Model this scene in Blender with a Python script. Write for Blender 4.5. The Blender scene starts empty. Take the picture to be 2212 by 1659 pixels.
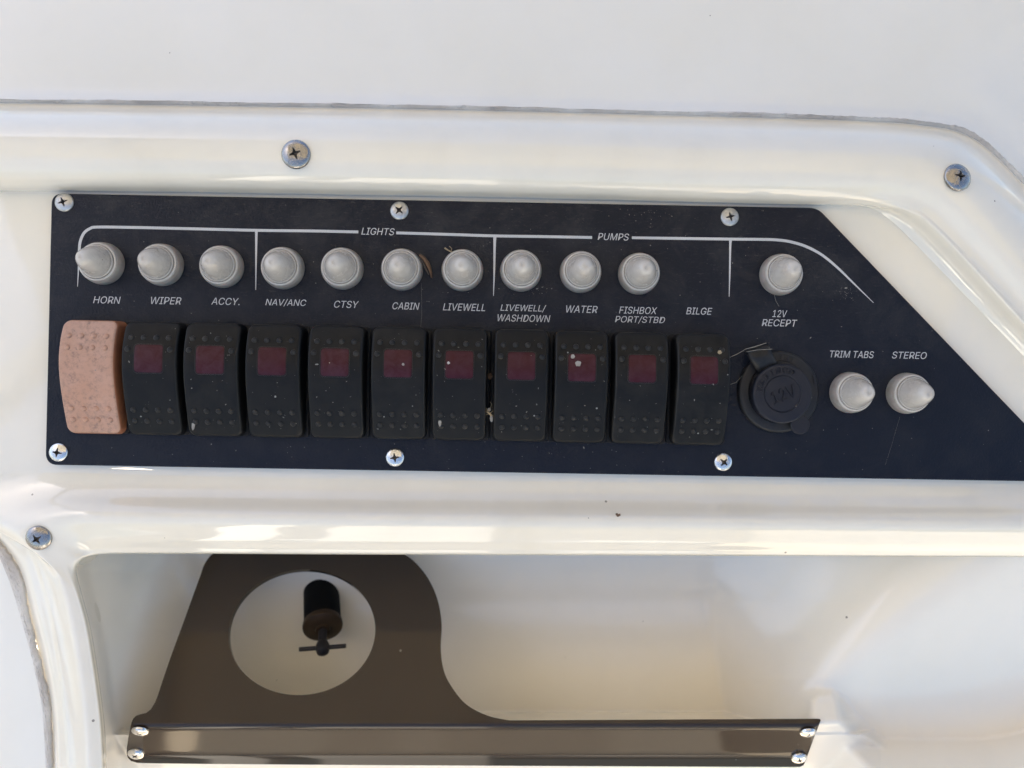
import bpy, bmesh, math, random, os
import numpy as np
from mathutils import Matrix, Vector, Euler
random.seed(7)
R = math.radians
C = bpy.context.scene.collection
scene = bpy.context.scene
MM = 0.001
TILT = 32.0                      # the console is tilted back: its normal stands 58 degrees above the horizon
# ------------------------------------------------------------------ place frame
# local frame: X along the panel, Y up the panel, Z out of the panel, in mm; T carries it into the world (metres)
T = Matrix.Translation((0, 0, 1.05)) @ Matrix.Rotation(R(TILT), 4, 'X')

# ------------------------------------------------------------------ camera
DIST, FPX = 300.0, 1620.0        # mm from the panel; focal length in units of a 2212-wide picture
YAW, ROLL = 1.4, 1.06
cam_local = Matrix.Translation((-DIST*math.tan(R(YAW)), 0, DIST)) @ Matrix.Rotation(R(-YAW), 4, 'Y') @ Matrix.Rotation(R(ROLL), 4, 'Z')
cam_d = bpy.data.cameras.new('camera')
cam = bpy.data.objects.new('camera', cam_d); C.objects.link(cam)
cl = cam_local.copy(); cl.translation = cl.translation*MM
cam.matrix_world = T @ cl
cam_d.sensor_width = 36.0; cam_d.lens = 36.0*FPX/2212.0
cam_d.clip_start = 0.01; cam_d.clip_end = 3000
cam_d.dof.use_dof = True; cam_d.dof.focus_distance = 0.294; cam_d.dof.aperture_fstop = 7.0
scene.camera = cam

# ------------------------------------------------------------------ world, sun, exposure
SUN_EL, SUN_AZ = 62.0, 276.0     # azimuth clockwise from +Y: behind the photographer, a little to one side
w = bpy.data.worlds.new("World"); scene.world = w; w.use_nodes = True
wn = w.node_tree; wn.nodes.clear()
wo = wn.nodes.new('ShaderNodeOutputWorld'); wb = wn.nodes.new('ShaderNodeBackground'); sk = wn.nodes.new('ShaderNodeTexSky')
sk.sky_type = 'NISHITA'; sk.sun_disc = False; sk.sun_elevation = R(SUN_EL); sk.sun_rotation = R(SUN_AZ)
sk.air_density = 0.9; sk.dust_density = 1.8; sk.ozone_density = 1.0
wb.inputs['Strength'].default_value = 0.072
wn.links.new(sk.outputs[0], wb.inputs[0]); wn.links.new(wb.outputs[0], wo.inputs[0])
sd = bpy.data.lights.new('sun', 'SUN'); sd.energy = 5.0; sd.angle = R(0.5); sd.color = (1.0, 0.92, 0.79)
sun = bpy.data.objects.new('sun', sd); C.objects.link(sun)
sv = Vector((math.sin(R(SUN_AZ))*math.cos(R(SUN_EL)), math.cos(R(SUN_AZ))*math.cos(R(SUN_EL)), math.sin(R(SUN_EL))))
sun.rotation_euler = sv.to_track_quat('Z', 'Y').to_euler(); sun.location = sv*5
vs = scene.view_settings; vs.view_transform = 'Standard'; vs.look = 'None'; vs.gamma = 1.0; vs.exposure = 2.05
scene.cycles.use_denoising = True
scene.cycles.max_bounces = 8; scene.cycles.diffuse_bounces = 6; scene.cycles.glossy_bounces = 4
scene.cycles.sample_clamp_indirect = 6.0

# ------------------------------------------------------------------ helpers
CO = np.array(cam_local.translation); CR = np.array(cam_local.to_3x3())
def P(x, y, z=0.0):
    """the point (mm, local frame) at height z above the panel that lies on the sight line (x, y) of the 2212 x 1659 picture"""
    d = CR @ np.array([(x-1106.0)/FPX, -(y-829.5)/FPX, -1.0])
    return CO + d*((z-CO[2])/d[2])
def PA(x, y, z):
    x, y, z = np.broadcast_arrays(np.asarray(x, float), np.asarray(y, float), np.asarray(z, float))
    d = np.stack([(x-1106.0)/FPX, -(y-829.5)/FPX, -np.ones_like(x)], -1) @ CR.T
    t = (z-CO[2])/d[..., 2]
    return CO + d*t[..., None]

def put(o, parent=None, loc=(0, 0, 0), rot=None, nolink=False):
    """loc in mm of the local frame (top-level) or of the parent"""
    m = Matrix.Translation(Vector(loc)*MM)
    if rot is not None: m = m @ rot
    if parent is None: o.matrix_basis = T @ m
    else: o.parent = parent; o.matrix_basis = m
    return o
def tag(o, label=None, cat=None, group=None, kind=None):
    for k, v in (('label', label), ('category', cat), ('group', group), ('kind', kind)):
        if v: o[k] = v
    return o
def thing(name, label, cat, loc=(0, 0, 0), rot=None, group=None):
    o = bpy.data.objects.new(name, None); C.objects.link(o); o.empty_display_size = 0.005
    put(o, None, loc, rot); return tag(o, label, cat, group)
def mesh(name, verts, faces, mats, smooth=True, angle=35, mi=None):
    me = bpy.data.meshes.new(name)
    me.from_pydata([tuple(float(c)*MM for c in v) for v in verts], [], faces)
    for m in (mats if isinstance(mats, (list, tuple)) else [mats]): me.materials.append(m)
    if mi is not None: me.polygons.foreach_set('material_index', list(mi))
    me.polygons.foreach_set('use_smooth', [smooth]*len(me.polygons))
    me.validate(); me.update()
    if smooth and angle < 180: me.set_sharp_from_angle(angle=R(angle))
    return me
def obj(name, me, parent=None, loc=(0, 0, 0), rot=None):
    o = bpy.data.objects.new(name, me); C.objects.link(o); return put(o, parent, loc, rot)
def copy_tree(o, parent=None):
    c = o.copy(); C.objects.link(c); c.parent = parent
    if parent is not None: c.matrix_basis = o.matrix_basis.copy()
    for ch in o.children: copy_tree(ch, c)
    return c

def cr(pts, n):
    """Catmull-Rom through pts (k x d) with n steps per span, index-parametrised"""
    p = np.asarray(pts, float); k = len(p)
    q = np.vstack([2*p[0]-p[1], p, 2*p[-1]-p[-2]]); out = []
    for i in range(k-1):
        a, b, c, d = q[i], q[i+1], q[i+2], q[i+3]
        for j in range(n):
            t = j/n
            out.append(0.5*((2*b)+(-a+c)*t+(2*a-5*b+4*c-d)*t*t+(-a+3*b-3*c+d)*t**3))
    out.append(p[-1]); return np.array(out)
def grid_faces(nr, nc, off=0, close=False, flip=False):
    f = []
    for i in range(nr-1):
        for j in range(nc if close else nc-1):
            a, b = off+i*nc+j, off+i*nc+(j+1) % nc
            q = (a, a+nc, b+nc, b)
            f.append(q[::-1] if flip else q)
    return f
def loft(rows, nu=10, nv=6, lin=False):
    """rows: lists of (x, y, z) in picture units / mm, equal counts -> verts array, nrows, ncols"""
    rr = np.array([cr([P(*p) for p in r], nu) for r in rows])   # rows x cols x 3
    if lin:
        out = []
        for i in range(len(rr)-1):
            for j in range(nv): out.append(rr[i]+(rr[i+1]-rr[i])*j/nv)
        out.append(rr[-1]); g = np.array(out)
    else:
        g = cr(rr.reshape(len(rr), -1), nv).reshape(-1, rr.shape[1], 3)
    return g
def gmesh(name, g, mats, flip=False, angle=35):
    return mesh(name, g.reshape(-1, 3), grid_faces(g.shape[0], g.shape[1], flip=flip), mats, angle=angle)
def lathe(prof, n=64, cap=True):
    v, f = [], []
    for r, z in prof:
        for j in range(n):
            a = 2*math.pi*j/n; v.append((r*math.cos(a), r*math.sin(a), z))
    f = grid_faces(len(prof), n, close=True, flip=True)
    if cap: f.append(tuple((len(prof)-1)*n+j for j in range(n)))
    return v, f
def prism(out, z0, z1, ch=0.25, inset=None):
    """closed outline (ccw, mm), with a small chamfer on top"""
    out = [tuple(map(float, p[:2])) for p in out]; n = len(out)
    ins = []
    for i in range(n):
        a, b, c = np.array(out[i-1]), np.array(out[i]), np.array(out[(i+1) % n])
        t1, t2 = (b-a)/(np.linalg.norm(b-a)+1e-9), (c-b)/(np.linalg.norm(c-b)+1e-9)
        t = t1+t2; t /= (np.linalg.norm(t)+1e-9); ins.append(tuple(b+np.array([-t[1], t[0]])*ch))
    v = [(x, y, z0) for x, y in out]+[(x, y, z1-ch) for x, y in out]+[(x, y, z1) for x, y in ins]
    f = []
    for k in (0, n):
        for i in range(n):
            j = (i+1) % n; f.append((k+i, k+j, k+n+j, k+n+i))
    f.append(tuple(range(2*n, 3*n)))
    return v, f
def rrect(wd, hg, r, n=6, cx=0, cy=0, seg=0):
    o = []
    for qx, qy, a0 in ((1, 1, 0), (-1, 1, 90), (-1, -1, 180), (1, -1, 270)):
        for i in range(n+1):
            a = R(a0+90*i/n); o.append((cx+qx*(wd/2-r)+r*math.cos(a), cy+qy*(hg/2-r)+r*math.sin(a)))
    if seg:                                        # extra points along the straight sides
        p = []; k = len(o)
        for i in range(k):
            p.append(o[i])
            if i % (n+1) == n:
                a, b = o[i], o[(i+1) % k]
                for j in range(1, seg): p.append((a[0]+(b[0]-a[0])*j/seg, a[1]+(b[1]-a[1])*j/seg))
        o = p
    return o
def tube(pts, rad, n=8, taper=None):
    p = [np.array(q, float) for q in pts]; v = []
    for i, q in enumerate(p):
        t = p[min(i+1, len(p)-1)]-p[max(i-1, 0)]; t /= np.linalg.norm(t)+1e-9
        u = np.cross(t, [0.13, 0.21, 0.97]); u /= np.linalg.norm(u)+1e-9; s = np.cross(t, u)
        r = rad if taper is None else rad*taper[i]
        for j in range(n):
            a = 2*math.pi*j/n; v.append(q+r*(math.cos(a)*u+math.sin(a)*s))
    f = grid_faces(len(p), n, close=True)
    f.append(tuple(range(n))); f.append(tuple((len(p)-1)*n+j for j in range(n))[::-1])
    return v, f
def merge(*parts):
    v, f = [], []
    for pv, pf in parts:
        o = len(v); v += list(pv); f += [tuple(i+o for i in q) for q in pf]
    return v, f

# ------------------------------------------------------------------ materials
class NT:
    def __init__(s, name):
        s.m = bpy.data.materials.new(name); s.m.use_nodes = True; s.t = s.m.node_tree
        s.b = s.t.nodes['Principled BSDF']
        class TC: pass
        tc = s.n('ShaderNodeTexCoord'); s.tc = TC(); s.tc.outputs = {'Object': tc.outputs['Object']}
        if name.startswith(('milky', 'steel', 'grime')):      # each copy takes its own piece of the pattern
            oi = s.n('ShaderNodeObjectInfo'); sc = s.n('ShaderNodeVectorMath', operation='SCALE'); sc.inputs['Scale'].default_value = 2.7
            cb = s.n('ShaderNodeCombineXYZ'); s.l(oi.outputs['Random'], cb.inputs[0]); s.l(oi.outputs['Random'], cb.inputs[2]); s.l(cb.outputs[0], sc.inputs[0])
            ad = s.n('ShaderNodeVectorMath', operation='ADD'); s.l(tc.outputs['Object'], ad.inputs[0]); s.l(sc.outputs[0], ad.inputs[1]); s.tc.outputs = {'Object': ad.outputs[0]}
    def n(s, t, **k):
        x = s.t.nodes.new(t)
        for a, v in k.items():
            if a.startswith('i_'): x.inputs[a[2:].replace('_', ' ')].default_value = v
            else: setattr(x, a, v)
        return x
    def l(s, a, b): s.t.links.new(a, b)
    def set(s, **k):
        for a, v in k.items(): s.b.inputs[a.replace('_', ' ')].default_value = v
    def noise(s, scale, detail=4, rough=0.55, co='Object', sx=1, sy=1, sz=1, dist=0):
        mp = s.n('ShaderNodeMapping'); mp.inputs['Scale'].default_value = (sx, sy, sz); s.l(s.tc.outputs[co], mp.inputs[0])
        x = s.n('ShaderNodeTexNoise'); x.inputs['Scale'].default_value = scale; x.inputs['Detail'].default_value = detail
        x.inputs['Roughness'].default_value = rough; x.inputs['Distortion'].default_value = dist; s.l(mp.outputs[0], x.inputs['Vector']); return x.outputs['Fac']
    def ramp(s, src, *st):
        r = s.n('ShaderNodeValToRGB'); e = r.color_ramp.elements
        while len(e) < len(st): e.new(0.5)
        for i, (p, c) in enumerate(st):
            e[i].position = p; e[i].color = (c, c, c, 1) if isinstance(c, (int, float)) else tuple(c)+(1,)
        s.l(src, r.inputs[0]); return r.outputs[0]
    def mix(s, fac, a, b):
        x = s.n('ShaderNodeMix', data_type='RGBA')
        for sock, v in ((x.inputs[0], fac), (x.inputs[6], a), (x.inputs[7], b)):
            if isinstance(v, (int, float)): sock.default_value = v
            elif isinstance(v, tuple): sock.default_value = v+(1,)
            else: s.l(v, sock)
        return x.outputs[2]
    def math(s, op, a, b=0.0, c=None):
        x = s.n('ShaderNodeMath', operation=op)
        for i, v in enumerate((a, b, c)):
            if v is None: continue
            if isinstance(v, (int, float)): x.inputs[i].default_value = v
            else: s.l(v, x.inputs[i])
        return x.outputs[0]
    def bump(s, h, strength, dist=0.001, prev=None):
        b = s.n('ShaderNodeBump'); b.inputs['Strength'].default_value = strength; b.inputs['Distance'].default_value = dist
        s.l(h, b.inputs['Height'])
        if prev is not None: s.l(prev, b.inputs['Normal'])
        return b.outputs[0]
    def specks(s, scale, thr, keep):
        """sparse dots: 1 where a cell's centre is nearer than thr and the cell is kept"""
        v = s.n('ShaderNodeTexVoronoi'); v.inputs['Scale'].default_value = scale; s.l(s.tc.outputs['Object'], v.inputs['Vector'])
        sx = s.n('ShaderNodeSeparateColor'); s.l(v.outputs['Color'], sx.inputs[0])
        rad = s.math('MULTIPLY', sx.outputs[1], thr)
        return s.math('MULTIPLY', s.math('LESS_THAN', v.outputs['Distance'], rad), s.math('LESS_THAN', sx.outputs[0], keep))

def gelcoat(name, col, rough=0.07, dirt=0.12, coat=0.7):
    t = NT(name)
    big = t.ramp(t.noise(14, 3), (0.35, 0), (0.7, 1))
    fine = t.ramp(t.noise(900, 2), (0.3, 0), (0.75, 1))
    c = t.mix(big, col, tuple(x*y for x, y in zip(col, (0.97, 0.965, 0.945))))
    st = t.ramp(t.noise(60, 5, 0.55), (0.50, 0), (0.90, 1))
    c = t.mix(t.math('MULTIPLY', st, dirt), c, (0.42, 0.37, 0.29))
    sp = t.specks(260, 0.14, 0.022)
    c = t.mix(t.math('MULTIPLY', sp, 0.75), c, (0.10, 0.08, 0.06))
    t.l(c, t.b.inputs['Base Color'])
    t.l(t.math('MULTIPLY_ADD', t.ramp(t.noise(25, 5), (0.4, 0), (0.7, 1)), 0.025, rough), t.b.inputs['Roughness'])
    n1 = t.bump(t.noise(45, 2), 0.02, 0.004)
    n2 = t.bump(t.noise(700, 2), 0.02, 0.0004, n1)
    t.l(n2, t.b.inputs['Normal']); t.set(IOR=1.52, Coat_Weight=coat, Coat_Roughness=0.012); t.l(n1, t.b.inputs['Coat Normal'])
    return t.m
M = {}
M['gel'] = gelcoat('gelcoat_white', (0.825, 0.765, 0.645), 0.035)
M['gel_in'] = gelcoat('gelcoat_inner', (0.87, 0.81, 0.705), 0.16, 0.05, 0.25)
M['gel_dash'] = gelcoat('gelcoat_dash', (0.80, 0.765, 0.69), 0.30, 0.05, 0.2)

t = NT('caulk')
n = t.noise(220, 6, 0.7); n2 = t.noise(60, 4)
c = t.mix(t.ramp(n2, (0.35, 0), (0.65, 1)), (0.70, 0.66, 0.60), (0.52, 0.47, 0.42))
c = t.mix(t.ramp(n, (0.58, 0), (0.76, 0.75)), c, (0.17, 0.14, 0.13))
t.l(c, t.b.inputs['Base Color']); t.set(Roughness=0.75); t.l(t.bump(n, 0.6, 0.001), t.b.inputs['Normal']); M['caulk'] = t.m

# panel sheet: grained dark plastic with dust, scuffs and a greyer film near its upper edge
t = NT('panel_plastic')
grain = t.noise(1500, 3, 0.6, sx=1, sy=0.7); cell = t.n('ShaderNodeTexVoronoi'); cell.inputs['Scale'].default_value = 1100; t.l(t.tc.outputs['Object'], cell.inputs['Vector'])
sep = t.n('ShaderNodeSeparateXYZ'); t.l(t.tc.outputs['Object'], sep.inputs[0])
film = t.ramp(t.math('MULTIPLY_ADD', sep.outputs[1], 12.0, 0.05), (0.1, 0), (1.0, 1))
dust = t.ramp(t.noise(55, 7, 0.72, dist=0.6), (0.45, 0), (0.72, 1))
dustf = t.math('MULTIPLY', dust, t.math('MULTIPLY_ADD', film, 0.22, 0.07))
base = t.mix(dustf, (0.0052, 0.0076, 0.0155), (0.10, 0.095, 0.08))
fib = t.ramp(t.noise(600, 5, 0.8, sx=0.5, sy=2.5, dist=1.2), (0.58, 0), (0.72, 1))
base = t.mix(t.math('MULTIPLY', fib, t.math('MULTIPLY_ADD', film, 0.20, 0.015)), base, (0.35, 0.34, 0.31))
sp = t.math('MAXIMUM', t.specks(330, 0.11, 0.05), t.specks(800, 0.16, 0.02))
base = t.mix(t.math('MULTIPLY', sp, 0.45), base, (0.45, 0.44, 0.4))
t.l(base, t.b.inputs['Base Color'])
t.l(t.math('MULTIPLY_ADD', dust, 0.18, 0.30), t.b.inputs['Roughness'])
h = t.math('ADD', grain, t.math('MULTIPLY', cell.outputs['Distance'], 0.7))
t.l(t.bump(h, 0.6, 0.00025), t.b.inputs['Normal']); t.set(IOR=1.5, Specular_IOR_Level=0.22); M['panel'] = t.m

def plastic(name, col, rough, haze=0.15, hazecol=(0.14, 0.135, 0.12), bump=0.25, spk=0.6, scale=90, coat=0, spec=0.25):
    t = NT(name)
    oi = t.n('ShaderNodeObjectInfo')
    add = t.n('ShaderNodeVectorMath', operation='ADD'); sc = t.n('ShaderNodeVectorMath', operation='SCALE')
    cmb = t.n('ShaderNodeCombineXYZ'); t.l(oi.outputs['Random'], cmb.inputs[0]); t.l(oi.outputs['Random'], cmb.inputs[1])
    t.l(cmb.outputs[0], sc.inputs[0]); sc.inputs['Scale'].default_value = 3.0
    t.l(t.tc.outputs['Object'], add.inputs[0]); t.l(sc.outputs[0], add.inputs[1])
    def nz(s_, d=5, r=0.6, dist=0.0):
        x = t.n('ShaderNodeTexNoise'); x.inputs['Scale'].default_value = s_; x.inputs['Detail'].default_value = d; x.inputs['Roughness'].default_value = r; x.inputs['Distortion'].default_value = dist
        t.l(add.outputs[0], x.inputs['Vector']); return x.outputs['Fac']
    hz = t.ramp(nz(scale, 7, 0.7, 0.5), (0.40, 0), (0.75, 1))
    c = t.mix(t.math('MULTIPLY', hz, t.math('MULTIPLY_ADD', oi.outputs['Random'], haze*0.9, haze*0.45)), col, hazecol)
    if spk:
        v = t.n('ShaderNodeTexVoronoi'); v.inputs['Scale'].default_value = 420; t.l(add.outputs[0], v.inputs['Vector'])
        sx = t.n('ShaderNodeSeparateColor'); t.l(v.outputs['Color'], sx.inputs[0])
        k = t.math('MULTIPLY', t.math('LESS_THAN', v.outputs['Distance'], t.math('MULTIPLY', sx.outputs[1], 0.15)), t.math('LESS_THAN', sx.outputs[0], 0.06))
        c = t.mix(t.math('MULTIPLY', k, spk), c, (0.5, 0.49, 0.45))
    t.l(c, t.b.inputs['Base Color']); t.l(t.math('MULTIPLY_ADD', hz, 0.12, rough), t.b.inputs['Roughness'])
    t.l(t.bump(nz(1400, 3), bump, 0.00015), t.b.inputs['Normal'])
    t.set(Specular_IOR_Level=spec)
    if coat: t.set(Coat_Weight=coat, Coat_Roughness=0.05)
    return t.m
M['rocker'] = plastic('rocker_rubbery_black', (0.0085, 0.0082, 0.0080), 0.38, 0.32, (0.036, 0.034, 0.030), spec=0.16)
M['edge'] = plastic('rocker_edge_wear_highlight', (0.016, 0.0155, 0.015), 0.34, 0.4, (0.05, 0.046, 0.04), spec=0.25)  # worn rims; the lighter tone also paints a highlight on the grip bumps
M['housing'] = plastic('housing_black', (0.006, 0.006, 0.007), 0.5, 0.05, spk=0)
M['lens_red'] = plastic('lens_wine_red', (0.037, 0.0020, 0.0068), 0.30, 0.65, (0.066, 0.026, 0.036), 0.1, 0.7, 260)
M['cap'] = plastic('cap_rubber', (0.0105, 0.0115, 0.0185), 0.36, 0.22, (0.075, 0.07, 0.06), bump=0.12, spec=0.30)
M['flange'] = plastic('socket_flange', (0.010, 0.0105, 0.013), 0.42, 0.5, (0.055, 0.048, 0.038), spec=0.35)
M['strap'] = plastic('strap_rubber', (0.010, 0.010, 0.011), 0.30, 0.25, (0.11, 0.10, 0.085))
# faded horn rocker
t = NT('faded_pink_face')
g1 = t.ramp(t.noise(620, 8, 0.78), (0.47, 0), (0.66, 1)); g2 = t.ramp(t.noise(60, 4, 0.6), (0.35, 0), (0.65, 1))
c = t.mix(g2, (0.46, 0.25, 0.16), (0.48, 0.285, 0.205))
c = t.mix(t.math('MULTIPLY', t.math('MULTIPLY', g1, t.ramp(t.noise(150, 4), (0.36, 0.15), (0.58, 1))), 0.9), c, (0.19, 0.118, 0.092))
t.l(c, t.b.inputs['Base Color']); t.set(Roughness=0.5); t.l(t.bump(t.noise(900, 3), 0.2, 0.0002), t.b.inputs['Normal']); M['pink'] = t.m
t = NT('faded_orange_side')
c = t.mix(t.ramp(t.noise(200, 5), (0.4, 0), (0.7, 1)), (0.34, 0.135, 0.065), (0.28, 0.11, 0.06))
t.l(c, t.b.inputs['Base Color']); t.set(Roughness=0.42); M['orange'] = t.m
# milky indicator lens
t = NT('milky_lens')
g = t.ramp(t.noise(180, 5, 0.6), (0.35, 0), (0.75, 1))
c = t.mix(g, (0.55, 0.515, 0.46), (0.46, 0.415, 0.36))
c = t.mix(t.math('MULTIPLY', t.specks(900, 0.2, 0.05), 0.6), c, (0.10, 0.09, 0.08))
t.l(c, t.b.inputs['Base Color']); t.l(t.math('MULTIPLY_ADD', g, 0.2, 0.16), t.b.inputs['Roughness'])
t.set(Subsurface_Weight=0.5, Subsurface_Scale=0.004, Coat_Weight=0.5, Coat_Roughness=0.12); t.b.inputs['Subsurface Radius'].default_value = (1.0, 0.95, 0.85)
t.l(t.bump(t.noise(260, 5, 0.6, dist=0.8), 0.5, 0.0009), t.b.inputs['Normal']); M['milky'] = t.m
t = NT('milky_collar')
c = t.mix(t.ramp(t.noise(240, 5, 0.6), (0.35, 0), (0.7, 1)), (0.37, 0.34, 0.305), (0.27, 0.235, 0.20))
t.l(c, t.b.inputs['Base Color']); t.set(Roughness=0.33, Subsurface_Weight=0.3, Subsurface_Scale=0.002); t.l(t.bump(t.noise(300, 3), 0.2, 0.0005), t.b.inputs['Normal']); M['collar'] = t.m
# print, metal, dirt
t = NT('print_grey'); c = t.mix(t.ramp(t.noise(2600, 3, 0.7), (0.55, 0), (0.75, 1)), (0.56, 0.55, 0.53), (0.30, 0.30, 0.30))
t.l(c, t.b.inputs['Base Color']); t.set(Roughness=0.6); M['print'] = t.m
def metal(name, col, rough, dirt):
    t = NT(name); g = t.ramp(t.noise(420, 5, 0.7), (0.42, 0), (0.72, 1))
    t.l(t.mix(t.math('MULTIPLY', g, dirt), col, (0.20, 0.17, 0.14)), t.b.inputs['Base Color'])
    t.l(t.math('MULTIPLY_ADD', g, 0.25, rough), t.b.inputs['Roughness']); t.l(t.math('SUBTRACT', 1.0, t.math('MULTIPLY', g, dirt)), t.b.inputs['Metallic'])
    t.l(t.bump(t.noise(700, 3), 0.25, 0.0002), t.b.inputs['Normal']); return t.m
M['steel'] = metal('steel_screw', (0.72, 0.71, 0.69), 0.13, 0.25)
M['steel_dull'] = metal('steel_weathered', (0.56, 0.55, 0.52), 0.36, 0.55)
M['steel_dark'] = metal('steel_polished', (0.36, 0.345, 0.33), 0.14, 0.35)
def plain(name, col, rough, **k):
    t = NT(name); c = t.mix(t.ramp(t.noise(300, 5), (0.35, 0), (0.7, 1)), col, tuple(x*0.7 for x in col)); t.l(c, t.b.inputs['Base Color']); t.set(Roughness=rough, **k); return t.m
M['grime'] = plain('grime', (0.10, 0.08, 0.065), 0.7)
M['brass'] = plain('dull_brown_bush', (0.040, 0.024, 0.012), 0.45, Specular_IOR_Level=0.2)
M['blackmatt'] = plain('matt_black', (0.004, 0.004, 0.0045), 0.6, Specular_IOR_Level=0.1)
M['grip'] = plain('dark_grey_handle', (0.022, 0.019, 0.020), 0.45, Specular_IOR_Level=0.25)
M['bark'] = plain('dead_leaf_brown', (0.16, 0.09, 0.05), 0.8)
M['straw'] = plain('straw', (0.38, 0.29, 0.17), 0.7)
M['wing'] = plain('insect_wing', (0.32, 0.30, 0.26), 0.4)
M['white_dirt'] = plain('white_residue', (0.52, 0.50, 0.46), 0.7)
M['dust'] = plain('dust_fleck', (0.26, 0.25, 0.22), 0.8)
M['dark_dirt'] = plain('dark_dirt', (0.06, 0.045, 0.035), 0.8)
# smoked brown acrylic
t = NT('smoked_acrylic')
c = t.mix(t.ramp(t.noise(12, 3), (0.35, 0), (0.7, 1)), (0.033, 0.0200, 0.0120), (0.025, 0.0150, 0.0095))
c = t.mix(t.math('MULTIPLY', t.specks(240, 0.14, 0.05), 0.35), c, (0.3, 0.28, 0.25))
t.l(c, t.b.inputs['Base Color']); t.set(Roughness=0.06, IOR=1.49, Specular_IOR_Level=0.42); t.l(t.bump(t.noise(30, 2), 0.03, 0.003), t.b.inputs['Normal']); M['acrylic'] = t.m

# ------------------------------------------------------------------ the boat round the console (out of the frame; lights and is mirrored)
def wbox(name, x0, x1, y0, y1, z0, z1, m, kind='structure'):
    v = [(x, y, z) for z in (z0, z1) for y in (y0, y1) for x in (x0, x1)]
    me = bpy.data.meshes.new(name); me.from_pydata(v, [], [(0, 2, 3, 1), (4, 5, 7, 6), (0, 1, 5, 4), (2, 6, 7, 3), (0, 4, 6, 2), (1, 3, 7, 5)])
    me.materials.append(m); o = bpy.data.objects.new(name, me); C.objects.link(o); o['kind'] = kind; return o
M['deck'] = plain('deck_nonskid', (0.60, 0.52, 0.41), 0.6)
M['top_under'] = plain('hardtop_underside', (0.82, 0.77, 0.68), 0.5)
M['water'] = plain('water', (0.03, 0.06, 0.08), 0.08)
wbox('water', -400, 400, -400, 400, -2.0, -0.6, M['water'])
wbox('deck', -1.25, 1.25, -3.2, 1.6, -0.2, 0.0, M['deck'])
wbox('hardtop', -0.82, 0.82, -0.62, 0.44, 2.0, 2.06, M['top_under'])

M['seat'] = plain('added_seat_vinyl', (0.78, 0.75, 0.68), 0.4)
M['pipe'] = plain('pipe_alloy', (0.62, 0.62, 0.62), 0.3)
M['wallw'] = plain('cockpit_side', (0.76, 0.74, 0.68), 0.25)
wbox('cockpit_wall', -1.32, -1.2, -3.2, 1.6, 0.004, 0.8, M['wallw']); wbox('cockpit_wall', 1.2, 1.32, -3.2, 1.6, 0.004, 0.8, M['wallw']); wbox('cockpit_wall', -1.19, 1.19, -3.3, -3.2, 0.004, 0.8, M['wallw'])
def slab(name, x0, x1, y, z0, z1, lean, th, m):
    """an added seat back leaning away from the console, mirrored as a bright patch"""
    dy = (z1-z0)*lean; pr_ = [(y, z0), (y-dy, z1), (y-dy-th, z1-0.01), (y-th, z0)]
    v = [(x, a_, b_) for x in (x0, x1) for a_, b_ in pr_]; me = bpy.data.meshes.new(name)
    me.from_pydata(v, [], [(0, 1, 2, 3), (7, 6, 5, 4), (0, 4, 5, 1), (1, 5, 6, 2), (2, 6, 7, 3), (3, 7, 4, 0)]); me.materials.append(m)
    o = bpy.data.objects.new(name, me); C.objects.link(o); o['kind'] = 'structure'
wbox('added_seat_base', -0.62, 0.5, -1.9, -1.3, 0.004, 0.62, M['wallw'])  # unseen base of the seat added for its reflections
slab('added_seat_back', -0.36, 0.0, -1.25, 0.64, 1.12, 0.9, 0.12, M['seat']); slab('added_seat_back', -0.60, -0.47, -1.25, 0.64, 1.12, 0.9, 0.12, M['seat'])  # unseen sunlit backs, added and spaced to mirror as bright patches in the gelcoat
for px_, py_ in ((-0.78, -0.5), (0.78, -0.5), (-0.78, 0.38), (0.78, 0.38)): wbox('hardtop_leg', px_-0.02, px_+0.02, py_-0.02, py_+0.02, 0.004, 2.0, M['pipe'])
for px_ in (-0.6, 0.0, 0.6): wbox('hardtop_rib', px_-0.02, px_+0.02, -0.58, 0.40, 1.96, 1.997, M['pipe'])

# ------------------------------------------------------------------ dash top above the seam
SEAM = [(-80, 221), (300, 226), (700, 232), (1106, 240), (1500, 250), (1750, 257), (1880, 262), (1988, 270), (2080, 288), (2155, 341), (2290, 485), (2420, 620)]
def offs(c, d):
    """shift a picture line outwards (up) by d picture units"""
    p = np.array(c, float); o = []
    for i in range(len(p)):
        t = p[min(i+1, len(p)-1)]-p[max(i-1, 0)]; t /= np.linalg.norm(t); o.append((p[i][0]+t[1]*d, p[i][1]-t[0]*d))
    return o
rows = [[(x, y, -3.0) for x, y in offs(SEAM, -2)], [(x, y, -4.0) for x, y in offs(SEAM, 8)], [(x, y, -6.5) for x, y in offs(SEAM, 22)], [(x, y, -8.0) for x, y in offs(SEAM, 45)],
        [(x+40, y-110, -10) for x, y in SEAM], [(-260+i*260, -40-i*4, -17) for i in range(12)], [(-700+i*340, -330, -34) for i in range(12)]]
g = loft(rows, 12, 8)
tag(obj('dash_top', gmesh('dash_top', g, M['gel_dash'])), kind='structure')
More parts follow.
